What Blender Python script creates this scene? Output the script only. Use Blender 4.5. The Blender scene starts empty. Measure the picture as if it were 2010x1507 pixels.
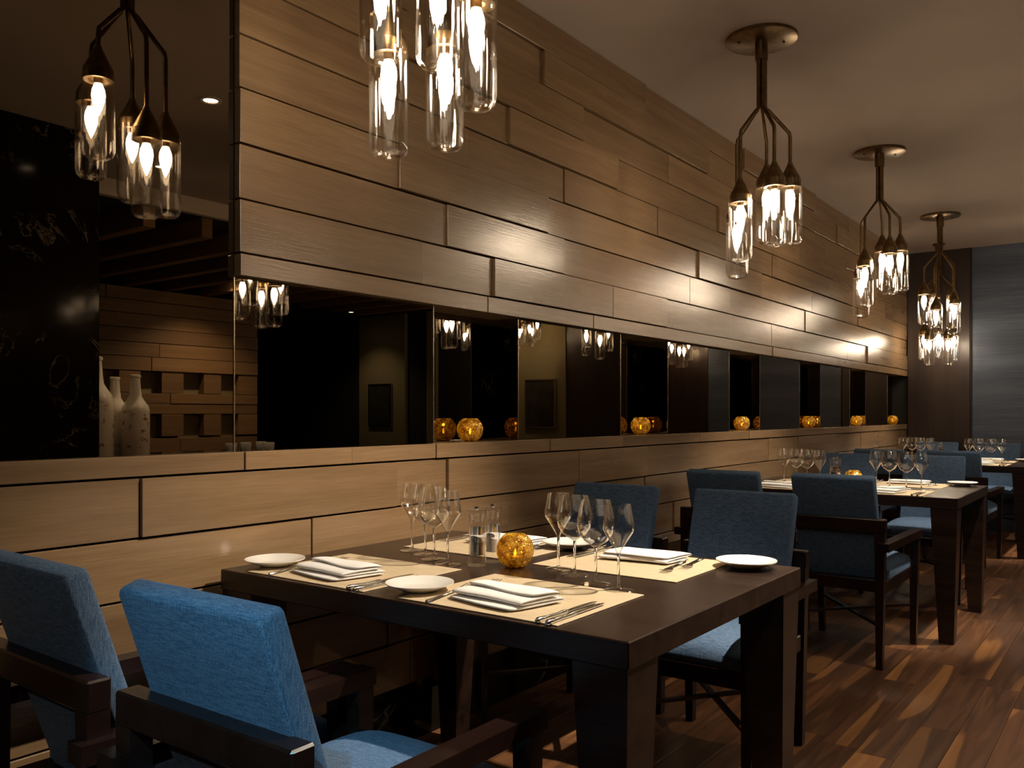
import bpy, math, random
from mathutils import Vector, Matrix

S = bpy.context.scene
COL = S.collection
PI = math.pi
TAU = 2 * math.pi
R = math.radians

# ------------------------------------------------------------------ camera, world, exposure
cam_d = bpy.data.cameras.new('camera')
cam_d.sensor_width = 36.0
cam_d.lens = 1688.0 / 2010.0 * 36.0
cam_d.shift_y = 58.5 / 2010.0
cam_d.clip_start = 0.02
cam = bpy.data.objects.new('camera', cam_d)
COL.objects.link(cam)
cam.location = (2.10, 0.0, 1.18)
cam.rotation_euler = (R(90), 0, math.atan(1257.0 / 1688.0))
S.camera = cam

world = bpy.data.worlds.new('world')
S.world = world
world.use_nodes = True
world.node_tree.nodes['Background'].inputs[0].default_value = (1.0, 0.82, 0.62, 1)
world.node_tree.nodes['Background'].inputs[1].default_value = 0.01

S.view_settings.view_transform = 'Standard'
S.view_settings.look = 'None'
S.view_settings.gamma = 1.0
S.view_settings.use_curve_mapping = False
S.view_settings.exposure = 1.15

BULB = 37.0          # radiance of a pendant bulb
SPOT = 105.0          # watts of a recessed downlight
CANDLE = 0.035

cy = S.cycles
cy.max_bounces = 9
cy.diffuse_bounces = 4
cy.glossy_bounces = 6
cy.transmission_bounces = 8
cy.transparent_max_bounces = 48
cy.caustics_reflective = False
cy.caustics_refractive = False
cy.sample_clamp_indirect = 4.0
cy.blur_glossy = 0.5


# ------------------------------------------------------------------ materials
def newmat(name):
    m = bpy.data.materials.new(name)
    m.use_nodes = True
    nt = m.node_tree
    nt.nodes.clear()
    out = nt.nodes.new('ShaderNodeOutputMaterial')
    return m, nt, out


def N(nt, kind, **kw):
    n = nt.nodes.new(kind)
    for k, v in kw.items():
        if k in n.inputs:
            n.inputs[k].default_value = v
        else:
            setattr(n, k, v)
    return n


def ln(nt, a, b):
    nt.links.new(a, b)


def ramp(nt, fac, stops):
    r = nt.nodes.new('ShaderNodeValToRGB')
    e = r.color_ramp.elements
    while len(e) < len(stops):
        e.new(0.5)
    for i, (p, c) in enumerate(stops):
        e[i].position = p
        e[i].color = (c[0], c[1], c[2], 1)
    ln(nt, fac, r.inputs[0])
    return r.outputs[0]


def plain(name, col, rough=0.5, metal=0.0, spec=0.5, noise=0.0, nscale=30, coat=0.0):
    m, nt, out = newmat(name)
    b = N(nt, 'ShaderNodeBsdfPrincipled', Roughness=rough, Metallic=metal)
    b.inputs['Base Color'].default_value = (*col, 1)
    b.inputs['Specular IOR Level'].default_value = spec
    b.inputs['Coat Weight'].default_value = coat
    if noise:
        tc = N(nt, 'ShaderNodeTexCoord')
        nz = N(nt, 'ShaderNodeTexNoise', Scale=nscale, Detail=4.0)
        ln(nt, tc.outputs['Object'], nz.inputs['Vector'])
        c = ramp(nt, nz.outputs[0], [(0.3, [x * (1 - noise) for x in col]), (0.7, [min(1, x * (1 + noise)) for x in col])])
        ln(nt, c, b.inputs['Base Color'])
    ln(nt, b.outputs[0], out.inputs[0])
    return m


def wood(name, dark, light, scale=(6, 0.7, 14), rough=0.4, grain=0.25, per=0.25, spec=0.5, bump=0.15, fine=9.0):
    """scale: noise frequencies along x, y, z; per: brightness spread between pieces."""
    m, nt, out = newmat(name)
    b = N(nt, 'ShaderNodeBsdfPrincipled', Roughness=rough)
    b.inputs['Specular IOR Level'].default_value = spec
    tc = N(nt, 'ShaderNodeTexCoord')
    oi = N(nt, 'ShaderNodeObjectInfo')
    add = N(nt, 'ShaderNodeVectorMath', operation='ADD')
    mul = N(nt, 'ShaderNodeVectorMath', operation='SCALE')
    comb = N(nt, 'ShaderNodeCombineXYZ', X=37.0, Y=91.0, Z=53.0)
    ln(nt, comb.outputs[0], mul.inputs[0])
    ln(nt, oi.outputs['Random'], mul.inputs['Scale'])
    ln(nt, tc.outputs['Object'], add.inputs[0])
    ln(nt, mul.outputs[0], add.inputs[1])
    mp = N(nt, 'ShaderNodeMapping')
    mp.inputs['Scale'].default_value = scale
    ln(nt, add.outputs[0], mp.inputs[0])
    n1 = N(nt, 'ShaderNodeTexNoise', Scale=1.0, Detail=5.0, Distortion=0.8)
    ln(nt, mp.outputs[0], n1.inputs['Vector'])
    mp2 = N(nt, 'ShaderNodeMapping')
    mp2.inputs['Scale'].default_value = [s * fine for s in scale]
    ln(nt, add.outputs[0], mp2.inputs[0])
    n2 = N(nt, 'ShaderNodeTexNoise', Scale=1.0, Detail=3.0)
    ln(nt, mp2.outputs[0], n2.inputs['Vector'])
    mix = N(nt, 'ShaderNodeMix', data_type='FLOAT')
    mix.inputs[0].default_value = grain
    ln(nt, n1.outputs[0], mix.inputs[2])
    ln(nt, n2.outputs[0], mix.inputs[3])
    c = ramp(nt, mix.outputs[0], [(0.32, dark), (0.68, light)])
    hsv = N(nt, 'ShaderNodeHueSaturation')
    ln(nt, c, hsv.inputs['Color'])
    mr = N(nt, 'ShaderNodeMapRange')
    mr.inputs['To Min'].default_value = 1 - per
    mr.inputs['To Max'].default_value = 1 + per
    ln(nt, oi.outputs['Random'], mr.inputs['Value'])
    ln(nt, mr.outputs[0], hsv.inputs['Value'])
    ln(nt, hsv.outputs[0], b.inputs['Base Color'])
    bp = N(nt, 'ShaderNodeBump', Strength=bump, Distance=0.002)
    ln(nt, n2.outputs[0], bp.inputs['Height'])
    ln(nt, bp.outputs[0], b.inputs['Normal'])
    ln(nt, b.outputs[0], out.inputs[0])
    return m


def walnut():
    m, nt, out = newmat('walnut_plank')
    b = N(nt, 'ShaderNodeBsdfPrincipled', Roughness=0.42)
    b.inputs['Specular IOR Level'].default_value = 0.45
    tc = N(nt, 'ShaderNodeTexCoord')
    oi = N(nt, 'ShaderNodeObjectInfo')
    comb = N(nt, 'ShaderNodeCombineXYZ', X=37.0, Y=91.0, Z=53.0)
    mul = N(nt, 'ShaderNodeVectorMath', operation='SCALE')
    ln(nt, comb.outputs[0], mul.inputs[0])
    ln(nt, oi.outputs['Random'], mul.inputs['Scale'])
    add = N(nt, 'ShaderNodeVectorMath', operation='ADD')
    ln(nt, tc.outputs['Object'], add.inputs[0])
    ln(nt, mul.outputs[0], add.inputs[1])

    def noise(sc, detail, dist):
        mp = N(nt, 'ShaderNodeMapping')
        mp.inputs['Scale'].default_value = sc
        ln(nt, add.outputs[0], mp.inputs[0])
        n = N(nt, 'ShaderNodeTexNoise', Scale=1.0, Detail=detail, Distortion=dist)
        ln(nt, mp.outputs[0], n.inputs['Vector'])
        return n.outputs[0]
    grain = noise((26, 1.5, 8), 6.0, 1.2)
    sap = noise((7, 0.55, 1), 0.6, 0.25)
    fine = noise((160, 6, 20), 2.0, 0.0)
    heart = ramp(nt, grain, [(0.3, (0.058, 0.024, 0.010)), (0.55, (0.130, 0.055, 0.023)), (0.8, (0.215, 0.098, 0.042))])
    light = ramp(nt, grain, [(0.3, (0.25, 0.105, 0.032)), (0.75, (0.38, 0.175, 0.058))])
    edge = ramp(nt, sap, [(0.63, (0, 0, 0)), (0.645, (1, 1, 1))])
    mx = N(nt, 'ShaderNodeMix', data_type='RGBA')
    ln(nt, edge, mx.inputs[0])
    ln(nt, heart, mx.inputs[6])
    ln(nt, light, mx.inputs[7])
    hsv = N(nt, 'ShaderNodeHueSaturation')
    ln(nt, mx.outputs[2], hsv.inputs['Color'])
    mr = N(nt, 'ShaderNodeMapRange')
    mr.inputs['To Min'].default_value = 0.62
    mr.inputs['To Max'].default_value = 1.45
    ln(nt, oi.outputs['Random'], mr.inputs['Value'])
    ln(nt, mr.outputs[0], hsv.inputs['Value'])
    ln(nt, hsv.outputs[0], b.inputs['Base Color'])
    bp = N(nt, 'ShaderNodeBump', Strength=0.12, Distance=0.001)
    ln(nt, fine, bp.inputs['Height'])
    ln(nt, bp.outputs[0], b.inputs['Normal'])
    ln(nt, b.outputs[0], out.inputs[0])
    return m


def fabric(name, dark, light):
    m, nt, out = newmat(name)
    b = N(nt, 'ShaderNodeBsdfPrincipled', Roughness=0.85)
    b.inputs['Specular IOR Level'].default_value = 0.25
    b.inputs['Sheen Weight'].default_value = 0.25
    b.inputs['Sheen Tint'].default_value = (*light, 1)
    tc = N(nt, 'ShaderNodeTexCoord')
    outs = []
    for sc in ((620, 500, 40), (40, 500, 620)):
        mp = N(nt, 'ShaderNodeMapping')
        mp.inputs['Scale'].default_value = sc
        ln(nt, tc.outputs['Object'], mp.inputs[0])
        n = N(nt, 'ShaderNodeTexNoise', Scale=1.0, Detail=2.0)
        ln(nt, mp.outputs[0], n.inputs['Vector'])
        outs.append(n.outputs[0])
    mix = N(nt, 'ShaderNodeMix', data_type='FLOAT')
    mix.inputs[0].default_value = 0.5
    ln(nt, outs[0], mix.inputs[2])
    ln(nt, outs[1], mix.inputs[3])
    c = ramp(nt, mix.outputs[0], [(0.40, dark), (0.60, light)])
    ln(nt, c, b.inputs['Base Color'])
    bp = N(nt, 'ShaderNodeBump', Strength=0.5, Distance=0.001)
    ln(nt, mix.outputs[0], bp.inputs['Height'])
    ln(nt, bp.outputs[0], b.inputs['Normal'])
    ln(nt, b.outputs[0], out.inputs[0])
    return m


def thin_glass(name, tint=(0.97, 0.97, 0.96), base=0.05, rough=0.0, grazing=0.9, ribs=0.0, power=4.0, solid=0.0):
    m, nt, out = newmat(name)
    tr = N(nt, 'ShaderNodeBsdfTransparent')
    tr.inputs[0].default_value = (*tint, 1)
    gl = N(nt, 'ShaderNodeBsdfGlossy', Roughness=rough)
    gl.inputs[0].default_value = (1, 1, 1, 1)
    if ribs:                                   # slight vertical waviness of blown glass
        tc = N(nt, 'ShaderNodeTexCoord')
        mp = N(nt, 'ShaderNodeMapping')
        mp.inputs['Scale'].default_value = (70, 70, 5)
        ln(nt, tc.outputs['Object'], mp.inputs[0])
        nz = N(nt, 'ShaderNodeTexNoise', Scale=1.0, Detail=1.0)
        ln(nt, mp.outputs[0], nz.inputs['Vector'])
        bp = N(nt, 'ShaderNodeBump', Strength=ribs, Distance=0.004)
        ln(nt, nz.outputs[0], bp.inputs['Height'])
        ln(nt, bp.outputs[0], gl.inputs['Normal'])
    lw = N(nt, 'ShaderNodeLayerWeight', Blend=0.5)
    pw = N(nt, 'ShaderNodeMath', operation='POWER')
    pw.inputs[1].default_value = power
    ln(nt, lw.outputs['Facing'], pw.inputs[0])
    ma = N(nt, 'ShaderNodeMath', operation='MULTIPLY_ADD')
    ma.inputs[1].default_value = grazing
    ma.inputs[2].default_value = base
    ln(nt, pw.outputs[0], ma.inputs[0])
    mx = N(nt, 'ShaderNodeMixShader')
    ln(nt, ma.outputs[0], mx.inputs[0])
    ln(nt, tr.outputs[0], mx.inputs[1])
    ln(nt, gl.outputs[0], mx.inputs[2])
    if solid:
        gs = N(nt, 'ShaderNodeBsdfGlass', IOR=1.5, Roughness=0.0)
        m2 = N(nt, 'ShaderNodeMixShader')
        m2.inputs[0].default_value = solid
        ln(nt, mx.outputs[0], m2.inputs[1])
        ln(nt, gs.outputs[0], m2.inputs[2])
        ln(nt, m2.outputs[0], out.inputs[0])
        return m
    ln(nt, mx.outputs[0], out.inputs[0])
    return m


def solid_glass(name, col=(1, 1, 1)):
    m, nt, out = newmat(name)
    g = N(nt, 'ShaderNodeBsdfGlass', IOR=1.48, Roughness=0.0)
    g.inputs[0].default_value = (*col, 1)
    ln(nt, g.outputs[0], out.inputs[0])
    return m


def mirror(name, col):
    m, nt, out = newmat(name)
    g = N(nt, 'ShaderNodeBsdfGlossy', Roughness=0.0)
    g.inputs[0].default_value = (*col, 1)
    ln(nt, g.outputs[0], out.inputs[0])
    return m


def emit(name, col, strength):
    m, nt, out = newmat(name)
    e = N(nt, 'ShaderNodeEmission', Strength=strength)
    e.inputs[0].default_value = (*col, 1)
    ln(nt, e.outputs[0], out.inputs[0])
    return m


def marble(name):
    m, nt, out = newmat(name)
    b = N(nt, 'ShaderNodeBsdfPrincipled', Roughness=0.1)
    b.inputs['Specular IOR Level'].default_value = 0.12
    tc = N(nt, 'ShaderNodeTexCoord')
    nz = N(nt, 'ShaderNodeTexNoise', Scale=2.2, Detail=8.0, Roughness=0.62, Distortion=1.6)
    ln(nt, tc.outputs['Object'], nz.inputs['Vector'])
    sub = N(nt, 'ShaderNodeMath', operation='SUBTRACT')
    sub.inputs[1].default_value = 0.5
    ln(nt, nz.outputs[0], sub.inputs[0])
    ab = N(nt, 'ShaderNodeMath', operation='ABSOLUTE')
    ln(nt, sub.outputs[0], ab.inputs[0])
    vein = ramp(nt, ab.outputs[0], [(0.0, (1, 1, 1)), (0.012, (0, 0, 0))])
    n2 = N(nt, 'ShaderNodeTexNoise', Scale=3.0, Detail=3.0)
    ln(nt, tc.outputs['Object'], n2.inputs['Vector'])
    msk = ramp(nt, n2.outputs[0], [(0.5, (0, 0, 0)), (0.72, (1, 1, 1))])
    mm = N(nt, 'ShaderNodeMix', data_type='RGBA', blend_type='MULTIPLY')
    mm.inputs[0].default_value = 1.0
    ln(nt, vein, mm.inputs[6])
    ln(nt, msk, mm.inputs[7])
    mx = N(nt, 'ShaderNodeMix', data_type='RGBA')
    mx.inputs[6].default_value = (0.010, 0.007, 0.005, 1)
    mx.inputs[7].default_value = (0.42, 0.36, 0.29, 1)
    ln(nt, mm.outputs[2], mx.inputs[0])
    ln(nt, mx.outputs[2], b.inputs['Base Color'])
    ln(nt, b.outputs[0], out.inputs[0])
    return m


def wallpaper(name):
    m, nt, out = newmat(name)
    b = N(nt, 'ShaderNodeBsdfPrincipled', Roughness=0.5)
    tc = N(nt, 'ShaderNodeTexCoord')

    def noise(sc, d):
        mp = N(nt, 'ShaderNodeMapping')
        mp.inputs['Scale'].default_value = sc
        ln(nt, tc.outputs['Object'], mp.inputs[0])
        n = N(nt, 'ShaderNodeTexNoise', Scale=1.0, Detail=d)
        ln(nt, mp.outputs[0], n.inputs['Vector'])
        return n.outputs[0]
    mx = N(nt, 'ShaderNodeMix', data_type='FLOAT')
    mx.inputs[0].default_value = 0.45
    ln(nt, noise((0.05, 0.1, 5.5), 1.0), mx.inputs[2])
    ln(nt, noise((2.5, 1, 90), 3.0), mx.inputs[3])
    c = ramp(nt, mx.outputs[0], [(0.34, (0.040, 0.054, 0.090)), (0.5, (0.065, 0.086, 0.132)), (0.66, (0.105, 0.135, 0.190))])
    ln(nt, c, b.inputs['Base Color'])
    ln(nt, b.outputs[0], out.inputs[0])
    return m


def gold_glass(name):
    m, nt, out = newmat(name)
    tc = N(nt, 'ShaderNodeTexCoord')
    vo = N(nt, 'ShaderNodeTexVoronoi', Scale=95.0)
    vo.feature = 'DISTANCE_TO_EDGE'
    ln(nt, tc.outputs['Object'], vo.inputs['Vector'])
    cr = ramp(nt, vo.outputs[0], [(0.0, (1, 1, 1)), (0.10, (0, 0, 0))])
    nz = N(nt, 'ShaderNodeTexNoise', Scale=60.0, Detail=4.0)
    ln(nt, tc.outputs['Object'], nz.inputs['Vector'])
    c = ramp(nt, nz.outputs[0], [(0.35, (0.62, 0.42, 0.06)), (0.55, (0.88, 0.67, 0.16)), (0.7, (1.0, 0.87, 0.42))])
    bp = N(nt, 'ShaderNodeBump', Strength=0.9, Distance=0.004)
    ln(nt, vo.outputs[0], bp.inputs['Height'])
    tr = N(nt, 'ShaderNodeBsdfTransparent')
    ln(nt, c, tr.inputs[0])
    tl = N(nt, 'ShaderNodeBsdfTranslucent')
    ln(nt, c, tl.inputs[0])
    df = N(nt, 'ShaderNodeBsdfDiffuse')
    ln(nt, c, df.inputs[0])
    ln(nt, bp.outputs[0], df.inputs['Normal'])
    gl = N(nt, 'ShaderNodeBsdfGlossy', Roughness=0.12)
    gl.inputs[0].default_value = (1.0, 0.78, 0.35, 1)
    ln(nt, bp.outputs[0], gl.inputs['Normal'])
    m1 = N(nt, 'ShaderNodeMixShader')
    m1.inputs[0].default_value = 0.5
    ln(nt, tl.outputs[0], m1.inputs[1])
    ln(nt, df.outputs[0], m1.inputs[2])
    m2 = N(nt, 'ShaderNodeMixShader')
    fac = ramp(nt, nz.outputs[0], [(0.4, (0.18, 0.18, 0.18)), (0.6, (0.50, 0.50, 0.50))])
    ln(nt, fac, m2.inputs[0])
    ln(nt, tr.outputs[0], m2.inputs[1])
    ln(nt, m1.outputs[0], m2.inputs[2])
    m3 = N(nt, 'ShaderNodeMixShader')
    f3 = ramp(nt, vo.outputs[0], [(0.0, (0.6, 0.6, 0.6)), (0.12, (0.14, 0.14, 0.14))])
    ln(nt, f3, m3.inputs[0])
    ln(nt, m2.outputs[0], m3.inputs[1])
    ln(nt, gl.outputs[0], m3.inputs[2])
    ln(nt, m3.outputs[0], out.inputs[0])
    return m


def woven_mat(name):
    m, nt, out = newmat(name)
    b = N(nt, 'ShaderNodeBsdfPrincipled', Roughness=0.6)
    tc = N(nt, 'ShaderNodeTexCoord')
    outs = []
    for sc in ((14, 420, 1), (300, 300, 1)):
        mp = N(nt, 'ShaderNodeMapping')
        mp.inputs['Scale'].default_value = sc
        ln(nt, tc.outputs['Object'], mp.inputs[0])
        n = N(nt, 'ShaderNodeTexNoise', Scale=1.0, Detail=2.0)
        ln(nt, mp.outputs[0], n.inputs['Vector'])
        outs.append(n.outputs[0])
    mix = N(nt, 'ShaderNodeMix', data_type='FLOAT')
    mix.inputs[0].default_value = 0.35
    ln(nt, outs[0], mix.inputs[2])
    ln(nt, outs[1], mix.inputs[3])
    c = ramp(nt, mix.outputs[0], [(0.35, (0.44, 0.33, 0.20)), (0.65, (0.68, 0.55, 0.37))])
    ln(nt, c, b.inputs['Base Color'])
    bp = N(nt, 'ShaderNodeBump', Strength=0.25, Distance=0.0008)
    ln(nt, mix.outputs[0], bp.inputs['Height'])
    ln(nt, bp.outputs[0], b.inputs['Normal'])
    ln(nt, b.outputs[0], out.inputs[0])
    return m


def ceramic_print(name):
    """cream glaze with a brown transfer print on one side of the bottle"""
    m, nt, out = newmat(name)
    b = N(nt, 'ShaderNodeBsdfPrincipled', Roughness=0.22)
    tc = N(nt, 'ShaderNodeTexCoord')
    nz = N(nt, 'ShaderNodeTexNoise', Scale=22.0, Detail=6.0, Roughness=0.7)
    ln(nt, tc.outputs['Object'], nz.inputs['Vector'])
    ink = ramp(nt, nz.outputs[0], [(0.56, (0, 0, 0)), (0.62, (1, 1, 1))])
    sx = N(nt, 'ShaderNodeSeparateXYZ')
    ln(nt, tc.outputs['Object'], sx.inputs[0])
    up = ramp(nt, sx.outputs['Z'], [(0.06, (0, 0, 0)), (0.065, (1, 1, 1)), (0.30, (1, 1, 1)), (0.305, (0, 0, 0))])
    m1 = N(nt, 'ShaderNodeMix', data_type='RGBA', blend_type='MULTIPLY')
    m1.inputs[0].default_value = 1.0
    ln(nt, ink, m1.inputs[6])
    ln(nt, up, m1.inputs[7])
    mx = N(nt, 'ShaderNodeMix', data_type='RGBA')
    mx.inputs[6].default_value = (0.78, 0.72, 0.62, 1)
    mx.inputs[7].default_value = (0.30, 0.16, 0.08, 1)
    ln(nt, m1.outputs[2], mx.inputs[0])
    ln(nt, mx.outputs[2], b.inputs['Base Color'])
    ln(nt, b.outputs[0], out.inputs[0])
    return m


M = {}
M['oak'] = wood('oak_board', (0.190, 0.113, 0.055), (0.285, 0.178, 0.093), scale=(5, 0.8, 16), rough=0.27, grain=0.35, per=0.13, spec=1.0, bump=0.22, fine=10)
M['oak_warm'] = wood('warm_oak', (0.17, 0.090, 0.034), (0.26, 0.145, 0.060), scale=(5, 0.8, 16), rough=0.5, per=0.2)
M['walnut'] = walnut()
M['wenge'] = wood('wenge_veneer', (0.009, 0.0045, 0.003), (0.028, 0.0145, 0.0095), scale=(1.2, 22, 22), rough=0.27, per=0.1, spec=0.42, bump=0.12, fine=5)
M['chairwood'] = wood('espresso_wood', (0.008, 0.003, 0.0022), (0.020, 0.008, 0.006), scale=(12, 4, 12), rough=0.28, per=0.1, spec=0.4, bump=0.08)
M['blue'] = fabric('blue_linen', (0.034, 0.075, 0.145), (0.125, 0.190, 0.300))
M['plaster'] = plain('ceiling_plaster', (0.46, 0.38, 0.32), 0.9, noise=0.03, nscale=3)
M['white_fascia'] = plain('white_fascia', (0.72, 0.64, 0.54), 0.7)
M['gap'] = plain('shadow_gap_backing', (0.018, 0.011, 0.007), 0.9)
M['floor_base'] = plain('floor_base', (0.07, 0.035, 0.018), 0.45, noise=0.3, nscale=4)
M['darkpanel'] = wood('dark_panel', (0.022, 0.013, 0.010), (0.040, 0.024, 0.018), scale=(12, 12, 0.8), rough=0.32, per=0.0)
M['blackvoid'] = plain('unlit_void_black', (0.012, 0.009, 0.007), 0.9)  # near-black colour stands in for the unlit depth of the room
M['olive'] = plain('olive_paint', (0.20, 0.16, 0.075), 0.8, noise=0.05)
M['wallpaper'] = wallpaper('blue_grasscloth')
M['marble'] = marble('black_marble')
M['mirror'] = mirror('bronze_mirror', (0.34, 0.285, 0.22))
M['mirror_edge'] = plain('mirror_edge', (0.45, 0.38, 0.28), 0.25, metal=0.9)
M['bronze'] = plain('aged_bronze', (0.20, 0.135, 0.065), 0.3, metal=1.0, noise=0.25, nscale=40)
M['jar'] = thin_glass('jar_glass', (0.975, 0.97, 0.96), base=0.06, ribs=0.25, power=3.0)
M['bowl_glass'] = thin_glass('wine_glass_bowl', (0.99, 0.99, 0.985), base=0.05, grazing=0.95, power=2.6)
M['foot_glass'] = thin_glass('wine_glass_foot', (0.98, 0.98, 0.975), base=0.14, grazing=0.85, power=2.2)
M['stem_glass'] = solid_glass('wine_glass_stem')
M['acrylic'] = thin_glass('acrylic', (0.97, 0.97, 0.97), base=0.07, power=2.6)
M['bulb'] = emit('bulb_glow', (1.0, 0.80, 0.57), BULB)
M['porcelain'] = plain('white_porcelain', (0.80, 0.77, 0.72), 0.12)
M['linen'] = plain('white_linen', (0.82, 0.80, 0.78), 0.85, noise=0.03, nscale=300)
M['steel'] = plain('polished_steel', (0.62, 0.60, 0.56), 0.16, metal=1.0)
M['mat'] = woven_mat('woven_placemat')
M['gold'] = gold_glass('gold_crackle_glass')
M['wax'] = plain('candle_wax', (0.85, 0.62, 0.22), 0.6)
M['flame'] = emit('flame', (1.0, 0.62, 0.14), 10.0)
M['pepper'] = plain('peppercorns', (0.012, 0.010, 0.008), 0.6, noise=0.5, nscale=300)
M['salt'] = plain('salt', (0.75, 0.70, 0.64), 0.8, noise=0.1, nscale=300)
M['ceramic'] = ceramic_print('printed_ceramic')
M['downlens'] = emit('downlight_lens', (1.0, 0.84, 0.62), 20.0)
M['whitemetal'] = plain('white_metal', (0.7, 0.66, 0.6), 0.4)
M['picture'] = plain('dark_print', (0.03, 0.028, 0.022), 0.08, noise=0.4, nscale=6)
M['frame'] = plain('silver_frame', (0.5, 0.48, 0.45), 0.25, metal=1.0)
M['amber'] = emit('amber_shade', (1.0, 0.50, 0.12), 3.0)


# ------------------------------------------------------------------ mesh helpers
class MB:
    def __init__(self):
        self.v = []
        self.f = []

    def add(self, vs, fs):
        o = len(self.v)
        self.v += [tuple(p) for p in vs]
        self.f += [tuple(i + o for i in q) for q in fs]
        return self

    def box(self, x0, x1, y0, y1, z0, z1, b=0.0):
        if b <= 0:
            vs = [(x, y, z) for z in (z0, z1) for y in (y0, y1) for x in (x0, x1)]
            fs = [(0, 2, 3, 1), (4, 5, 7, 6), (0, 1, 5, 4), (2, 6, 7, 3), (0, 4, 6, 2), (1, 3, 7, 5)]
            return self.add(vs, fs)
        # chamfered box: 24 vertices
        vs, idx = [], {}
        X, Y, Z = (x0, x1), (y0, y1), (z0, z1)
        sg = (1, -1)
        for i in (0, 1):
            for j in (0, 1):
                for k in (0, 1):
                    for a in range(3):
                        p = [X[i] + sg[i] * b, Y[j] + sg[j] * b, Z[k] + sg[k] * b]
                        p[a] = (X[i], Y[j], Z[k])[a]
                        idx[(i, j, k, a)] = len(vs)
                        vs.append(tuple(p))
        fs = []
        for a in range(3):
            u, w = [(1, 2), (2, 0), (0, 1)][a]
            for s in (0, 1):
                q = []
                for (p, r) in ((0, 0), (1, 0), (1, 1), (0, 1)):
                    c = [0, 0, 0]
                    c[a], c[u], c[w] = s, p, r
                    q.append(idx[(*c, a)])
                fs.append(tuple(q if s else q[::-1]))
        for a in range(3):           # edges along axis a
            u, w = [(1, 2), (2, 0), (0, 1)][a]
            for p in (0, 1):
                for r in (0, 1):
                    c0 = [0, 0, 0]
                    c1 = [0, 0, 0]
                    c0[a], c0[u], c0[w] = 0, p, r
                    c1[a], c1[u], c1[w] = 1, p, r
                    q = [idx[(*c0, u)], idx[(*c1, u)], idx[(*c1, w)], idx[(*c0, w)]]
                    fs.append(tuple(q if (p == r) else q[::-1])[::-1])
        for i in (0, 1):
            for j in (0, 1):
                for k in (0, 1):
                    q = [idx[(i, j, k, a)] for a in range(3)]
                    fs.append(tuple(q if (i + j + k) % 2 else q[::-1]))
        return self.add(vs, fs)

    def hexa(self, bottom, top):
        """bottom and top: four points each, counter-clockwise from above"""
        vs = list(bottom) + list(top)
        fs = [(3, 2, 1, 0), (4, 5, 6, 7)] + [(i, (i + 1) % 4, 4 + (i + 1) % 4, 4 + i) for i in range(4)]
        return self.add(vs, fs)

    def lathe(self, prof, n=24, cx=0, cy=0, cz=0, cap0=False, cap1=False):
        vs, fs = [], []
        for r, z in prof:
            for i in range(n):
                a = TAU * i / n
                vs.append((cx + r * math.cos(a), cy + r * math.sin(a), cz + z))
        for k in range(len(prof) - 1):
            for i in range(n):
                j = (i + 1) % n
                fs.append((k * n + i, k * n + j, (k + 1) * n + j, (k + 1) * n + i))
        if cap0:
            fs.append(tuple(range(n))[::-1])
        if cap1:
            o = (len(prof) - 1) * n
            fs.append(tuple(range(o, o + n)))
        return self.add(vs, fs)

    def tube(self, pts, r, n=8, caps=True):
        pts = [Vector(p) for p in pts]
        rad = r if isinstance(r, (list, tuple)) else [r] * len(pts)
        vs, fs = [], []
        ref = Vector((0, 0, 1))
        t0 = (pts[1] - pts[0]).normalized()
        if abs(t0.dot(ref)) > 0.9:
            ref = Vector((1, 0, 0))
        u = t0.cross(ref).normalized()
        for k, p in enumerate(pts):
            a = pts[max(0, k - 1)]
            b = pts[min(len(pts) - 1, k + 1)]
            t = (b - a).normalized()
            u = (u - t * u.dot(t)).normalized()
            w = t.cross(u)
            for i in range(n):
                an = TAU * i / n
                vs.append(p + (u * math.cos(an) + w * math.sin(an)) * rad[k])
        for k in range(len(pts) - 1):
            for i in range(n):
                j = (i + 1) % n
                fs.append((k * n + i, k * n + j, (k + 1) * n + j, (k + 1) * n + i))
        if caps:
            fs.append(tuple(range(n))[::-1])
            o = (len(pts) - 1) * n
            fs.append(tuple(range(o, o + n)))
        return self.add(vs, fs)

    def bar(self, a, b, w, h, up=(0, 0, 1)):
        a, b = Vector(a), Vector(b)
        t = (b - a).normalized()
        s = t.cross(Vector(up)).normalized() * (w / 2)
        q = s.cross(t).normalized() * (h / 2)
        vs = []
        for p in (a, b):
            vs += [p - s - q, p + s - q, p + s + q, p - s + q]
        fs = [(0, 1, 2, 3), (7, 6, 5, 4)] + [(i, i + 4, (i + 1) % 4 + 4, (i + 1) % 4) for i in range(4)]
        return self.add(vs, fs)

    def mesh(self, name, mat, smooth=False, angle=None):
        me = bpy.data.meshes.new(name)
        me.from_pydata([tuple(p) for p in self.v], [], self.f)
        me.materials.append(mat)
        if smooth:
            me.polygons.foreach_set('use_smooth', [True] * len(me.polygons))
            if angle is not None:
                me.set_sharp_from_angle(angle=R(angle))
        me.update()
        return me


def fix(me):
    import bmesh
    bm = bmesh.new()
    bm.from_mesh(me)
    bmesh.ops.recalc_face_normals(bm, faces=bm.faces)
    bm.to_mesh(me)
    bm.free()
    return me


def put(name, me, parent=None, loc=(0, 0, 0), rz=0.0):
    o = bpy.data.objects.new(name, me)
    COL.objects.link(o)
    o.location = loc
    o.rotation_euler = (0, 0, rz)
    if parent is not None:
        o.parent = parent
    return o


def empty(name, loc=(0, 0, 0), rz=0.0, parent=None):
    o = bpy.data.objects.new(name, None)
    o.empty_display_size = 0.05
    COL.objects.link(o)
    o.location = loc
    o.rotation_euler = (0, 0, rz)
    if parent is not None:
        o.parent = parent
    return o


def tag(o, label, cat, group=None):
    o['label'] = label
    o['category'] = cat
    if group:
        o['group'] = group
    return o


def struct(o):
    o['kind'] = 'structure'
    return o


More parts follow.
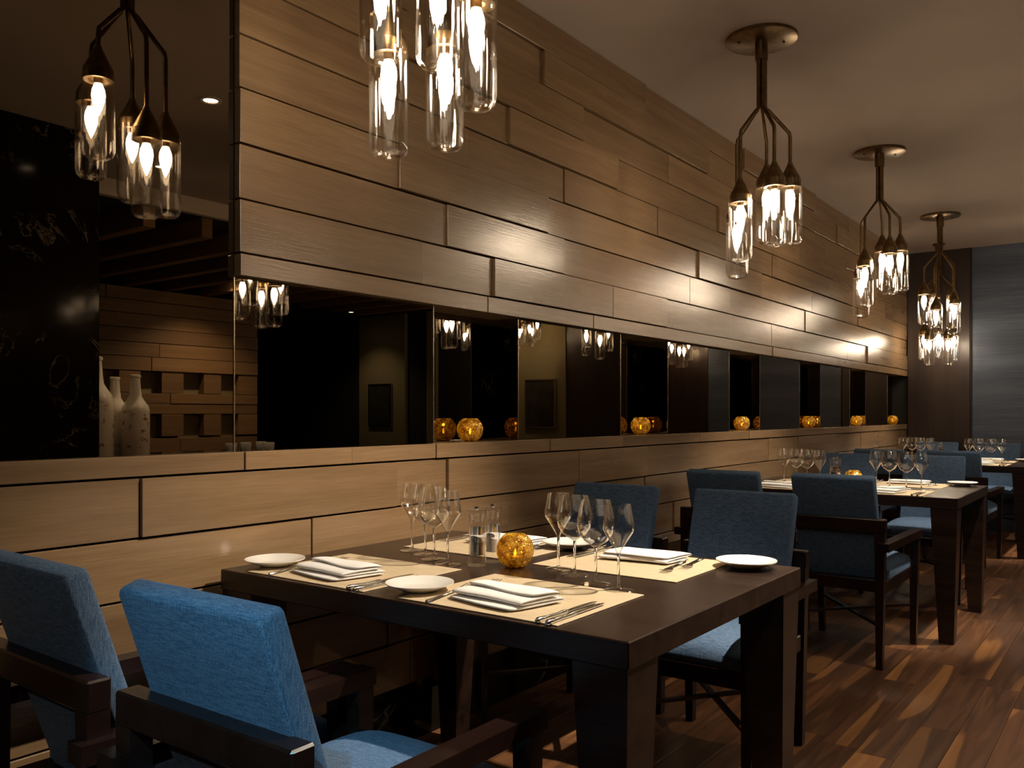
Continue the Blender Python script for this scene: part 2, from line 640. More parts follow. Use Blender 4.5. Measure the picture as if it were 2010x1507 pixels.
def subdiv(me_obj, lv=2):
    md = me_obj.modifiers.new('sub', 'SUBSURF')
    md.levels = lv
    md.render_levels = lv


rng = random.Random(7)

# ------------------------------------------------------------------ setting: floor
floor = struct(put('floor', MB().box(-0.3, 11.6, -3.0, 12.0, -0.12, -0.012).mesh('floor_slab', M['floor_base'])))
PW = 0.128
row = 0
x = -0.14
while x < 2.15:
    y = 0.35 - rng.random() * 0.9
    while y < 9.9:
        L = rng.uniform(0.55, 1.45)
        y1 = min(y + L, 9.895)
        if y1 > 0.3 and y1 - y > 0.05:
            me = MB().box(x, x + PW - 0.0012, max(y, 0.2), y1 - 0.0012, -0.012, 0.0, 0.0006).mesh('plank', M['walnut'])
            put('plank', me, floor)
        y = y1 if y1 >= 9.89 else y + L
        if y1 >= 9.89:
            break
    x += PW
put('parquet', MB().box(x, 11.6, -3.0, 12.0, -0.012, 0.0).mesh('parquet', M['floor_base']), floor)
put('parquet', MB().box(-0.3, x, -3.0, 0.198, -0.012, 0.0).mesh('floor_near', M['floor_base']), floor)

# ------------------------------------------------------------------ setting: ceiling
CZ = 2.88
ceiling = struct(put('ceiling', MB().box(-0.4, 3.9, -3.0, 10.0, CZ, CZ + 0.15).mesh('ceiling', M['plaster'])))
put('fascia', MB().box(3.88, 3.94, -3.0, 10.0, CZ - 0.12, CZ + 0.1).mesh('fascia', M['white_fascia']), ceiling)
put('lower_ceiling', MB().box(3.94, 11.6, -3.0, 10.0, CZ - 0.12, CZ + 0.1).mesh('lower_ceiling', M['blackvoid']), ceiling)
beam_me = MB().box(3.96, 7.0, -0.05, 0.05, 2.60, 2.76, 0.004).mesh('beam', M['oak_warm'])
for k in range(13):
    put('beam', beam_me, ceiling, (0, 2.6 + k * 0.5, 0))

# ------------------------------------------------------------------ setting: wall with oak boards
UP = [1.579, 1.644, 1.80, 1.96, 2.12, 2.275, 2.43, 2.59, 2.745, 2.88]
LO = [1.07, 1.015, 0.857, 0.70, 0.54, 0.385, 0.228]
UJ = [[2.658, 3.453, 5.243, 5.828, 7.324, 8.6],
      [2.285, 2.694, 3.628, 4.21, 5.132, 5.828, 7.667, 8.276],
      [2.415, 3.207, 4.518, 5.099, 6.537, 8.254],
      [2.157, 3.077, 4.614, 5.6, 6.685, 7.953, 9.22],
      [2.556, 3.215, 4.11, 5.803, 7.099, 7.667, 8.9],
      [2.798, 3.682, 4.9, 6.354, 7.6, 8.6],
      [2.05, 3.361, 4.247, 5.5, 7.044, 8.3],
      [2.2, 3.043, 4.754, 6.0, 7.324, 8.5],
      [2.7, 3.974, 5.3, 6.754, 7.693, 8.9]]
LJ = [[1.53, 1.944, 2.357, 3.094, 3.73, 4.635, 5.394, 6.026, 7.0, 7.824, 8.8],
      [1.212, 2.152, 2.421, 3.329, 3.991, 4.605, 5.768, 6.365, 7.281, 8.087, 8.707],
      [0.6, 1.779, 2.8, 3.972, 5.2, 6.1, 7.0, 8.2, 9.2],
      [0.886, 2.0, 3.071, 4.3, 5.5, 6.8, 8.0],
      [1.3, 2.11, 3.4, 4.6, 5.9, 7.2, 8.5],
      [0.7, 2.215, 3.0, 4.1, 5.3, 6.5, 7.8, 9.0]]
YEND = 9.9
wall = struct(empty('wall_left'))
wb = MB()
wb.box(-0.40, -0.165, -3.0, YEND + 0.1, 0.0, CZ)                 # masonry behind the niches
wb.box(-0.165, -0.030, 1.515, YEND, UP[0] + 0.004, CZ)            # backing of the upper cladding
wb.box(-0.165, -0.030, -3.0, YEND, LO[-1], LO[0] - 0.02)          # backing of the lower cladding
put('backing', wb.mesh('backing', M['gap']), wall)
for rows, joints, y_start, up in ((UP, UJ, 1.515, True), (LO, LJ, -0.3, False)):
    for i in range(len(rows) - 1):
        z0, z1 = min(rows[i], rows[i + 1]), max(rows[i], rows[i + 1])
        ys = [y_start] + joints[i] + [YEND - 0.002]
        for a, b in zip(ys[:-1], ys[1:]):
            pr = rng.choice((0.0, 0.003, 0.007, 0.012, 0.017)) - 0.008
            g = 0.003
            edge = (up and i == 0) or (not up and i == 0)
            if edge:
                pr = rng.uniform(-0.002, 0.006)
            x0 = -0.164 if edge else -0.0295
            zz0, zz1 = z0 + (0 if (up and i == 0) else g), z1 - (0 if (not up and i == 0) else g)
            ya = a + (0.0005 if a == y_start else 0.0014)
            me = MB().box(x0, pr, ya, b - 0.0014, zz0, zz1, 0.0012).mesh('board', M['oak'])
            put('board', me, wall)
put('baseboard_marble', MB().box(-0.165, -0.045, -3.0, YEND, 0.0, LO[-1] - 0.004).mesh('baseboard_marble', M['marble']), wall)

# mirrors
ML = (-0.030, -0.155)                                             # flush face, niche back
bm_ = put('wall_mirror', MB().box(-0.164, ML[1], 1.516, YEND - 0.002, LO[0] + 0.001, UP[0] - 0.001).mesh('wall_mirror', M['mirror']))
tag(bm_, 'long bronze mirror strip at the back of the candle niches', 'mirror')
tm = put('wall_mirror', MB().box(-0.160, ML[0], -2.9, 1.512, LO[0] + 0.001, CZ - 0.002).mesh('tall_mirror', M['mirror']))
tag(tm, 'tall bronze mirror reaching the ceiling beside the end of the oak cladding', 'mirror')
BLK = [(1.514, 2.373), (2.902, 3.766), (4.287, 5.141), (5.661, 6.483), (6.981, 7.827), (8.332, 9.16)]
BTXT = ['first bronze mirror panel of the strip, beside the tall mirror',
        'bronze mirror panel between the first and second candle niches',
        'bronze mirror panel between the second and third candle niches',
        'bronze mirror panel between the third and fourth candle niches',
        'bronze mirror panel between the fourth and fifth candle niches',
        'last bronze mirror panel of the strip, before the dark end wall']
for (a, b), t in zip(BLK, BTXT):
    e = tag(empty('mirror_panel', (-0.09, (a + b) / 2, LO[0] + 0.0005)), t, 'mirror', 'mirror panels of the wall strip')
    h = (b - a) / 2
    put('glass', MB().box(-0.064, 0.060, -h, h, 0.001, UP[0] - LO[0] - 0.002).mesh('mirror_glass', M['mirror']), e)
    for s in (-1, 1):
        put('edge_strip', MB().box(0.0602, 0.0625, s * h - 0.0018, s * h + 0.0018, 0.001, UP[0] - LO[0] - 0.002).mesh('edge_strip', M['mirror_edge']), e)

# ------------------------------------------------------------------ setting: end wall and the rest of the room
wbk = struct(put('wall_back', MB().box(-0.4, 11.6, YEND, YEND + 0.2, 0, CZ + 0.1).mesh('wall_back', M['blackvoid'])))
put('dark_panel', MB().box(0.012, 0.60, YEND - 0.05, YEND - 0.001, 0, CZ - 0.001, 0.002).mesh('dark_panel', M['darkpanel']), wbk)
put('blue_panel', MB().box(0.62, 2.2, YEND - 0.03, YEND - 0.001, 0, CZ - 0.001).mesh('blue_panel', M['wallpaper']), wbk)
put('corner_trim', MB().box(0.601, 0.619, YEND - 0.045, YEND - 0.001, 0, CZ - 0.001).mesh('corner_trim', M['gap']), wbk)
put('dark_panel', MB().box(2.2, 4.26, YEND - 0.04, YEND - 0.001, 0, CZ - 0.125).mesh('dark_panel', M['darkpanel']), wbk)
for a, b in ((4.26, 5.06), (6.37, 6.81), (7.27, 8.3)):
    put('olive_panel', MB().box(a, b, YEND - 0.06, YEND - 0.001, 0, CZ - 0.125).mesh('olive_panel', M['olive']), wbk)
wr = struct(put('wall_right', MB().box(11.4, 11.6, -3.0, YEND, 0, CZ).mesh('wall_right', M['blackvoid'])))
wf = struct(put('wall_front', MB().box(-0.4, 11.6, -3.2, -3.0, 0, CZ + 0.1).mesh('wall_front', M['darkpanel'])))
pier = struct(put('wall_pier', MB().box(3.0, 3.6, -2.9, 2.709, 0, CZ - 0.001, 0.003).mesh('wall_pier', M['marble'])))

# oak wall with square openings on the far side, seen in the tall mirror
wo = struct(put('wall_far', MB().box(7.12, 7.3, 2.9, 6.86, 0, 2.6).mesh('wall_far', M['olive'])))
zrow = 0.30
for z0, z1, niche in ((0.3, 0.6, 0), (0.6, 0.90, 0), (0.92, 1.18, 1), (1.18, 1.30, 0), (1.30, 1.42, 0), (1.42, 1.67, 1), (1.67, 1.83, 0), (1.83, 1.99, 0), (1.99, 2.15, 0), (2.15, 2.31, 0), (2.31, 2.46, 0), (2.46, 2.60, 0)):
    if niche:
        ys = [2.9, 3.2, 3.46, 3.74, 4.0, 4.27, 4.53, 4.78, 5.03, 5.28, 5.54, 5.82, 6.09, 6.33, 6.58, 6.86]
        for k in range(0, len(ys) - 1, 2):
            put('block', MB().box(7.0, 7.118, ys[k], ys[k + 1], z0, z1 - 0.006, 0.002).mesh('block', M['oak_warm']), wo)
    else:
        c = rng.uniform(4.2, 5.8)
        for a, b in ((2.9, c), (c, 6.86)):
            p = rng.choice((0, 0.008, 0.015))
            put('board', MB().box(7.0 - p, 7.118, a + 0.002, b - 0.002, z0, z1 - 0.006, 0.002).mesh('board', M['oak_warm']), wo)

# pictures on the olive panels
def picture(cx, label):
    e = tag(empty('framed_picture', (cx, YEND - 0.061, 0.98)), label, 'picture', 'pictures on the olive panels')
    put('print', MB().box(-0.23, 0.23, -0.02, -0.001, 0.02, 0.66).mesh('print', M['picture']), e)
    for a in ((-0.26, -0.231, 0, 0.68), (0.231, 0.26, 0, 0.68), (-0.231, 0.231, 0, 0.02), (-0.231, 0.231, 0.66, 0.68)):
        put('frame_bar', MB().box(a[0], a[1], -0.03, -0.001, a[2], a[3]).mesh('frame_bar', M['frame']), e)
picture(4.66, 'silver-framed dark picture on the narrow olive panel, seen in the second mirror panel')
picture(7.80, 'silver-framed dark picture on the wide olive panel, seen in the first mirror panel')

# serving counter behind the pier, seen in the tall mirror
ctr = tag(empty('serving_counter', (3.45, 3.945, 0)), 'dark serving counter carrying tall bottles, seen in the tall mirror', 'counter')
put('body', MB().box(-0.30, 0.30, -1.2, 1.2, 0.0, 0.86).mesh('counter_body', M['darkpanel']), ctr)
put('top', MB().box(-0.36, 0.34, -1.22, 1.22, 0.86, 0.895, 0.003).mesh('counter_top', M['marble']), ctr)

bot_prof = [(0.0, 0.0), (0.084, 0.0), (0.088, 0.006), (0.088, 0.30), (0.080, 0.335), (0.055, 0.37), (0.040, 0.395), (0.034, 0.44), (0.029, 0.515), (0.034, 0.520), (0.034, 0.535), (0.028, 0.538), (0.024, 0.535), (0.024, 0.45)]
bot_me = MB().lathe(bot_prof, 32).mesh('bottle_body', M['ceramic'], True, 40)
for (bx, by, sc, t) in ((3.15, 3.026, 1.0, 'cream ceramic bottle standing clear of the marble edge, reflected in the tall mirror'),
                        (3.33, 2.985, 0.98, 'middle cream ceramic bottle with brown print, reflected in the tall mirror'),
                        (3.20, 2.79, 1.20, 'tallest cream ceramic bottle half hidden by the marble, reflected in the tall mirror')):
    o = tag(put('ceramic_bottle', bot_me, None, (bx, by, 0.8955), rng.random() * 6), t, 'bottle', 'ceramic bottles on the counter')
    o.scale = (sc, sc, sc)
cup_me = MB().lathe([(0.0, 0.0), (0.03, 0.0), (0.038, 0.01), (0.042, 0.07), (0.039, 0.07), (0.034, 0.012), (0.0, 0.01)], 16).mesh('cup', M['porcelain'], True, 40)
for k, (bx, by) in enumerate(((3.22, 3.80), (3.32, 4.0), (3.2, 4.12), (3.4, 4.2))):
    tag(put('cup', cup_me, None, (bx, by, 0.8955)), ('first', 'second', 'third', 'fourth')[k] + ' small white cup along the counter, counted from the bottles', 'cup', 'cups on the counter')


# ------------------------------------------------------------------ downlights and added spots
dl_ring = fix(MB().lathe([(0.040, 0.0), (0.055, 0.0), (0.058, 0.003), (0.058, 0.008), (0.040, 0.008)], 28).mesh('trim_ring', M['whitemetal'], True, 40))
dl_lens = MB().lathe([(0.0005, 0.0), (0.040, 0.0)], 24).mesh('lens', M['downlens'])


def downlight(x, y, z, label, power=1.0, cone=75, col=(1.0, 0.86, 0.68), blend=0.7, aim=None):
    e = tag(empty('downlight', (x, y, z)), label, 'downlight', 'recessed ceiling downlights')
    put('trim_ring', dl_ring, e, (0, 0, -0.008))
    o = put('lens', dl_lens, e, (0, 0, -0.002))
    o.scale = (1, 1, -1)
    ld = bpy.data.lights.new('downlight_beam', 'SPOT')
    ld.energy = SPOT * power
    ld.color = col
    ld.spot_size = R(cone)
    ld.spot_blend = blend
    ld.shadow_soft_size = 0.045
    l = bpy.data.objects.new('beam', ld)
    COL.objects.link(l)
    l.parent = e
    l.location = (0, 0, -0.012)
    if aim:
        l.rotation_euler = (Vector(aim) - Vector((x, y, z))).to_track_quat('-Z', 'Y').to_euler()


downlight(1.93, 2.76, CZ, 'downlight over the aisle turned towards the front table', 2.9, 52, aim=(0.72, 1.95, 0.75))
downlight(1.93, 5.20, CZ, 'downlight over the aisle turned towards the middle table', 1.8, 52, aim=(0.72, 5.33, 0.75))
downlight(1.93, 8.40, CZ, 'downlight over the aisle turned towards the rear table', 1.8, 52, aim=(0.72, 8.55, 0.75))
downlight(1.93, 3.90, CZ, 'added fill spot straight down on the aisle before the middle table', 0.38, 80)  # extra lamp added to light the aisle floor
downlight(1.93, 6.70, CZ, 'added fill spot straight down on the aisle past the middle table', 0.38, 80)  # another lamp put in for the brightness of the aisle floor
downlight(2.30, -1.00, CZ, 'added cool spot behind the camera turned to the bright blue armchair', 1.8, 15, (0.30, 0.80, 1.0), aim=(0.93, 0.80, 0.70))  # unseen lamp added to light one chair back blue
downlight(1.0, -1.4, CZ, 'added warm fill spot behind the camera, near the oak wall', 0.36, 95)  # unseen fill lamp, added for the chair backs and table fronts
downlight(2.5, -2.0, CZ, 'added warm fill spot behind the camera, near the marble pier', 0.38, 95, aim=(1.6, 1.5, 0.0))  # second unseen lamp added as general fill from behind
downlight(6.3, 4.6, CZ - 0.121, 'added spot over the far oak wall, nearer the counter', 1.1, 120)  # added to brighten the far oak boards in the mirror
downlight(6.3, 5.9, CZ - 0.121, 'added spot over the far oak wall, nearer its open end', 0.7, 120)  # added as well, for the open end of those boards
downlight(3.3, 3.3, CZ, 'downlight over the serving counter', 0.5, 80)
downlight(4.66, 9.20, CZ - 0.121, 'added spot over the picture on the narrow olive panel', 0.2, 110)  # added so the narrow olive panel shows up in the mirror
downlight(7.80, 9.20, CZ - 0.121, 'added spot over the picture on the wide olive panel', 0.25, 110)  # lamp added to lift the wide olive panel out of the dark


# ------------------------------------------------------------------ pendants
JR, JH = 0.051, 0.26
jar_prof = [(JR, 0.012 + JH), (JR, 0.03), (JR - 0.004, 0.014), (JR - 0.014, 0.003), (JR - 0.026, 0.0), (0.0005, 0.004),
            (0.0005, 0.008), (JR - 0.026, 0.004), (JR - 0.016, 0.007), (JR - 0.007, 0.017), (JR - 0.003, 0.032), (JR - 0.003, 0.012 + JH)]
jar_me = MB().lathe(jar_prof[::-1], 32).mesh('jar', M['jar'], True, 60)
cap_prof = [(0.0005, 0.0), (0.012, 0.0), (0.012, -0.006), (0.047, -0.075), (0.0475, -0.078), (0.0475, -0.112), (0.030, -0.112), (0.014, -0.100), (0.014, -0.122), (0.0005, -0.122)]
cap_me = fix(MB().lathe(cap_prof, 24).mesh('cap', M['bronze'], True, 40))
bulb_prof = [(0.0005, 0.0), (0.012, 0.0), (0.0195, -0.020), (0.0215, -0.038), (0.0185, -0.060), (0.0115, -0.082), (0.005, -0.098), (0.0005, -0.106)]
bulb_me = fix(MB().lathe(bulb_prof, 12).mesh('bulb', M['bulb'], True))
canopy_me = fix(MB().lathe([(0.0005, 0.0), (0.158, 0.0), (0.158, -0.012), (0.152, -0.016), (0.0005, -0.016)], 40).mesh('canopy', M['bronze'], True, 40))
collar_me = fix(MB().lathe([(0.029, -0.016), (0.029, -0.10), (0.0005, -0.10)], 20).mesh('collar', M['bronze'], True, 40))
screw_me = fix(MB().lathe([(0.0005, -0.020), (0.006, -0.020), (0.006, -0.016)], 10).mesh('screw', M['gap']))


def pendant(x, y, ang, bottoms, label, group='cluster pendants', detail=True, zc=CZ, rad=0.125, plate=1.0):
    e = tag(empty('pendant_lamp', (x, y, zc)), label, 'pendant lamp', group)
    put('canopy', canopy_me, e).scale = (plate, plate, 1)
    put('collar', collar_me, e)
    if detail:
        for a in (0.6, 0.6 + PI):
            put('screw', screw_me, e, (0.1 * math.cos(a), 0.1 * math.sin(a), 0))
    for k in range(5):
        a = R(ang + 72 * k)
        ca, sa = math.cos(a), math.sin(a)
        top = bottoms[k] + 0.012 + JH + 0.098 - zc        # z of the cap's tip
        zs = -0.325 - (zc - CZ) * 0
        ze = min(zs - 0.055, max(zs - 0.115, top + 0.06))
        pts = [(0.0165 * ca, 0.0165 * sa, -0.09), (0.0165 * ca, 0.0165 * sa, zs + 0.012)]
        p0, p1 = (0.0165, zs + 0.012), (rad, ze)
        for t in (0.06, 0.14, 0.5, 0.86, 0.94):
            rr = p0[0] + (p1[0] - p0[0]) * t
            zz = p0[1] + (p1[1] - p0[1]) * t
            if t < 0.1:
                zz -= 0.004
            if t > 0.9:
                rr += 0.003
                zz -= 0.003
            pts.append((rr * ca, rr * sa, zz))
        pts += [(rad * ca, rad * sa, ze - 0.02), (rad * ca, rad * sa, top - 0.004)]
        put('arm', MB().tube(pts, 0.0082, 8).mesh('arm', M['bronze'], True, 60), e)
        c = put('cap', cap_me, e, (rad * ca, rad * sa, top))
        put('bulb', bulb_me, c, (0, 0, -0.1225))
        put('jar', jar_me, e, (rad * ca, rad * sa, bottoms[k] - zc), a)


pendant(0.66, 1.577, 37.0, (1.932, 1.868, 1.834, 2.018, 1.985), 'brass cluster pendant cut off by the top of the photo, over the front table')
pendant(0.68, 3.80, 28.0, (1.94, 1.97, 1.805, 1.86, 1.916), 'brass cluster pendant with whole ceiling plate, between front and middle tables')
pendant(0.68, 5.90, 24.0, (1.97, 1.99, 1.815, 1.87, 1.936), 'brass cluster pendant over the middle table')
pendant(0.64, 8.11, 50.0, (1.91, 1.93, 1.95, 1.80, 1.85), 'brass cluster pendant over the rear table')
pendant(0.385, 9.45, 28.0, (1.70, 1.74, 1.72, 1.66, 1.66), 'lowest brass cluster pendant hanging before the dark end panel', detail=False, rad=0.14, plate=0.35)
for k, yy in enumerate((3.48, 5.55, 7.63, 9.55)):
    pendant(2.44, yy, 36.0 + 20 * k, (1.74, 1.82, 1.73, 1.86, 1.78),
            ('first', 'second', 'third', 'fourth')[k] + ' brass pendant of the row across the aisle, seen in the mirror strip',
            'cluster pendants across the aisle', False)
for px_, t in ((5.2, 'beyond its neighbour'), (4.5, 'closer to the aisle')):
    pendant(px_, 9.3, 10.0, (2.12, 2.08, 2.16, 2.10, 2.05), 'distant brass pendant under the lower ceiling, ' + t + ', seen in the first niche', 'distant pendants', False, CZ - 0.12)


# ------------------------------------------------------------------ tables
TX0, TX1, TZ = 0.03, 1.31, 0.75
TL = 0.988


def make_table(y0, label):
    cx, cyy = (TX0 + TX1) / 2, y0 + TL / 2
    e = tag(empty('dining_table', (cx, cyy, 0)), label, 'table', 'dining tables along the wall')
    hx, hy = (TX1 - TX0) / 2, TL / 2
    put('top', MB().box(-hx, hx, -hy, hy, TZ - 0.055, TZ, 0.0025).mesh('table_top', M['wenge']), e)
    w0, w1 = 0.125, 0.07
    for sx in (-1, 1):
        for sy in (-1, 1):
            def sq(w, z, inset):
                ox, oy = sx * (hx - inset), sy * (hy - inset)
                xs = sorted((ox, ox - sx * w))
                ys = sorted((oy, oy - sy * w))
                return [(xs[0], ys[0], z), (xs[1], ys[0], z), (xs[1], ys[1], z), (xs[0], ys[1], z)]
            put('leg', MB().hexa(sq(w1, 0.0005, 0.022), sq(w0, TZ - 0.0555, 0.004)).mesh('table_leg', M['wenge']), e)
    return e


TY = (1.428, 4.840, 8.06)
TN = ('front', 'middle', 'rear')
for y0, t in zip(TY, ('dark wood dining table fully in view, set for four', 'dark wood dining table in the middle of the row along the wall',
                      'dark wood dining table farther back, before the blue wall')):
    make_table(y0, t)


# ------------------------------------------------------------------ chairs (face +y locally, origin on the floor)
def make_chair():
    e = empty('armchair')
    # backrest: leaning upholstered panel
    def slab(zb, zt, yb, yt, th, hw, n=6, mat=M['blue'], round_=0.012):
        mb = MB()
        rings = []
        prof = []
        for k in range(n + 1):
            t = k / n
            prof.append((zb + (zt - zb) * t, yb + (yt - yb) * t))
        d = Vector((0, yt - yb, zt - zb)).normalized()
        nrm = Vector((0, d.z, -d.y))          # towards the sitter
        vs, fs = [], []
        sec = []
        r = round_
        hw2, t2 = hw, th / 2
        for (cxn, cyn, a0) in ((hw2 - r, t2 - r, 0), (-(hw2 - r), t2 - r, 90), (-(hw2 - r), -(t2 - r), 180), (hw2 - r, -(t2 - r), 270)):
            for da in (0, 30, 60, 90):
                a = R(a0 + da)
                sec.append((cxn + r * math.cos(a), cyn + r * math.sin(a)))
        m = len(sec)
        ends = [(0, -0.0, 0.86), (0, 0.006, 0.965)]
        stations = [(0.0, 0.90), (0.004, 0.965), (0.012, 1.0)]
        total = (Vector((0, yt, zt)) - Vector((0, yb, zb))).length
        sts = [(s, f) for s, f in stations] + [(total * q, 1.0) for q in (0.25, 0.5, 0.75)] + [(total - s, f) for s, f in stations[::-1]]
        for s, f in sts:
            c = Vector((0, yb, zb)) + d * s
            for (px, pn) in sec:
                inset = (1 - f) * 0.10
                vs.append(c + Vector((px - math.copysign(min(abs(px), inset * 0.6), px), 0, 0)) + nrm * (pn * (1 - (1 - f) * 3)))
        for k in range(len(sts) - 1):
            for i in range(m):
                j = (i + 1) % m
                fs.append((k * m + i, k * m + j, (k + 1) * m + j, (k + 1) * m + i))
        fs.append(tuple(range(m))[::-1])
        o = (len(sts) - 1) * m
        fs.append(tuple(range(o, o + m)))
        mb.add(vs, fs)
        return mb
    put('backrest', fix(slab(0.40, 0.888, -0.165, -0.325, 0.050, 0.192, round_=0.009).mesh('backrest', M['blue'], True, 50)), e)
    # seat: domed cushion
    nx, ny = 12, 12
    vs, fs = [], []
    hw, y0, y1 = 0.222, -0.185, 0.285
    for j in range(ny + 1):
        for i in range(nx + 1):
            u, w = i / nx * 2 - 1, j / ny * 2 - 1
            dome = (1 - abs(u) ** 4) * (1 - abs(w) ** 4)
            vs.append((u * hw, (y0 + y1) / 2 + w * (y1 - y0) / 2, 0.440 + 0.052 * dome ** 0.6))
    for j in range(ny):
        for i in range(nx):
            a = j * (nx + 1) + i
            fs.append((a, a + 1, a + nx + 2, a + nx + 1))
    n0 = len(vs)
    loop = [i for i in range(nx + 1)] + [(j + 1) * (nx + 1) - 1 for j in range(1, ny + 1)] + [ny * (nx + 1) + i for i in range(nx - 1, -1, -1)] + [j * (nx + 1) for j in range(ny - 1, 0, -1)]
    for q in loop:
        p = vs[q]
        vs.append((p[0], p[1], 0.402))
    L = len(loop)
    for k in range(L):
        fs.append((loop[k], n0 + k, n0 + (k + 1) % L, loop[(k + 1) % L]))
    fs.append(tuple(n0 + k for k in range(L)))
    put('seat', fix(MB().add(vs, fs).mesh('seat', M['blue'], True, 55)), e)
    put('seat_frame', MB().box(-0.226, 0.226, -0.26, 0.29, 0.345, 0.4015, 0.003).mesh('seat_frame', M['chairwood']), e)
    # wrap-around rail behind the back
    put('back_rail', fix(MB().box(-0.236, 0.236, -0.325, -0.278, 0.632, 0.693, 0.004).mesh('back_rail', M['chairwood'])), e)
    for s in (-1, 1):
        def sq(xc, yc, wx, wy, z):
            return [(xc - wx, yc - wy, z), (xc + wx, yc - wy, z), (xc + wx, yc + wy, z), (xc - wx, yc + wy, z)]
        put('leg', MB().hexa(sq(s * 0.208, -0.300, 0.014, 0.016, 0.0005), sq(s * 0.212, -0.302, 0.023, 0.022, 0.634)).mesh('rear_leg', M['chairwood']), e)
        put('leg', MB().hexa(sq(s * 0.230, 0.270, 0.014, 0.016, 0.0005), sq(s * 0.238, 0.270, 0.021, 0.024, 0.549)).mesh('front_leg', M['chairwood']), e)
        # arm: from just behind the rear leg to the front leg, outside the leg
        a = [(s * 0.232, -0.345), (s * 0.240, 0.300)]
        w = 0.026
        z0, z1 = 0.549, 0.587
        bot = [(a[0][0] - w, a[0][1], z0), (a[0][0] + w, a[0][1], z0), (a[1][0] + w, a[1][1], z0), (a[1][0] - w, a[1][1], z0)]
        topv = [(p[0], p[1], z1) for p in bot]
        # stop the arm short of the rear leg's inner half
        put('arm', MB().hexa(bot, topv).mesh('arm', M['chairwood']), e)
        put('stretcher', MB().bar((s * 0.232, 0.262, 0.205), (-s * 0.208, -0.295, 0.205 + 0.006 * s), 0.020, 0.012).mesh('stretcher', M['chairwood']), e)
    return e


def copy_tree(src, loc, rz):
    r = src.copy()
    COL.objects.link(r)
    r.location, r.rotation_euler = loc, (0, 0, rz)
    for ch in list(src.children):
        c = ch.copy()
        COL.objects.link(c)
        c.parent = r
        for g in list(ch.children):
            d = g.copy()
            COL.objects.link(d)
            d.parent = c
    return r


chair0 = make_chair()
first = True
CH = [((0.322, 1.118), 0, 'blue linen armchair at the front table, back turned, against the wall'),
      ((0.865, 1.125), 0, 'bright blue linen armchair at the front table, back turned, beside the aisle'),
      ((0.325, 2.775), PI, 'blue linen armchair facing the camera across the front table, next to the wall'),
      ((0.885, 2.775), PI, 'blue linen armchair facing the camera across the front table, next to the aisle'),
      ((0.345, 4.475), 0, 'blue linen armchair at the middle table, back turned, against the wall'),
      ((0.885, 4.500), 0, 'dark blue armchair at the middle table, back turned, beside the aisle'),
      ((0.335, 6.175), PI, 'blue linen armchair behind the middle table, next to the wall'),
      ((0.900, 6.175), PI, 'blue linen armchair behind the middle table, next to the aisle'),
      ((0.318, 7.710), 0, 'blue linen armchair at the rear table, back turned, against the wall'),
      ((0.862, 7.730), 0, 'blue linen armchair at the rear table, back turned, beside the aisle'),
      ((0.335, 9.36), PI, 'blue linen armchair behind the rear table, next to the wall'),
      ((0.880, 9.36), PI, 'blue linen armchair behind the rear table, before the blue wall')]
for (p, rz, t) in CH:
    rz += R(rng.uniform(-1.2, 1.2))
    if first:
        c = chair0
        c.location, c.rotation_euler = (p[0], p[1], 0), (0, 0, rz)
        first = False
    else:
        c = copy_tree(chair0, (p[0], p[1], 0), rz)
    tag(c, t, 'chair', 'blue armchairs')

# ------------------------------------------------------------------ tableware meshes
plate_me = MB().lathe([(0.0005, 0.0), (0.042, 0.0), (0.045, 0.003), (0.078, 0.0155), (0.083, 0.018), (0.083, 0.0205), (0.078, 0.019), (0.050, 0.008), (0.042, 0.006), (0.0005, 0.0058)], 40).mesh('bread_plate', M['porcelain'], True, 60)
mat_me = MB().box(-0.224, 0.224, -0.185, 0.185, 0, 0.0022, 0.0006).mesh('placemat', M['mat'])


def napkin_mesh(seed, folds=3):
    rr = random.Random(seed)
    if folds == 3:
        path = [(-0.078, 0.003), (0.0, 0.004), (0.058, 0.004), (0.066, 0.0085), (0.060, 0.013), (0.0, 0.014), (-0.044, 0.0135), (-0.052, 0.018), (-0.046, 0.0225), (0.0, 0.024), (0.052, 0.0235), (0.060, 0.028), (0.054, 0.0325), (0.02, 0.034), (-0.014, 0.0345)]
    else:
        path = [(-0.070, 0.003), (0.0, 0.004), (0.058, 0.004), (0.066, 0.0085), (0.060, 0.013), (0.0, 0.0135), (-0.062, 0.0135), (-0.070, 0.018), (-0.063, 0.0225), (0.0, 0.023), (0.062, 0.0225)]
    n = 9
    vs, fs = [], []
    m = len(path)
    for k in range(n):
        t = k / (n - 1)
        xx = -0.108 + 0.216 * t
        squeeze = 1.0 + 0.12 * t
        for (yy, zz) in path:
            vs.append((xx + yy * 0.15, yy * squeeze + 0.004 * math.sin(t * 5 + zz * 160 + seed), zz * 0.74 * (1.0 + 0.10 * math.sin(t * 6 + yy * 40 + seed)) + 0.0005))
    for k in range(n - 1):
        for i in range(m - 1):
            fs.append((k * m + i, k * m + i + 1, (k + 1) * m + i + 1, (k + 1) * m + i))
    mb = MB().add(vs, fs)
    me = mb.mesh('napkin', M['linen'], True)
    return me


nap_me = [napkin_mesh(1), napkin_mesh(2, 2)]


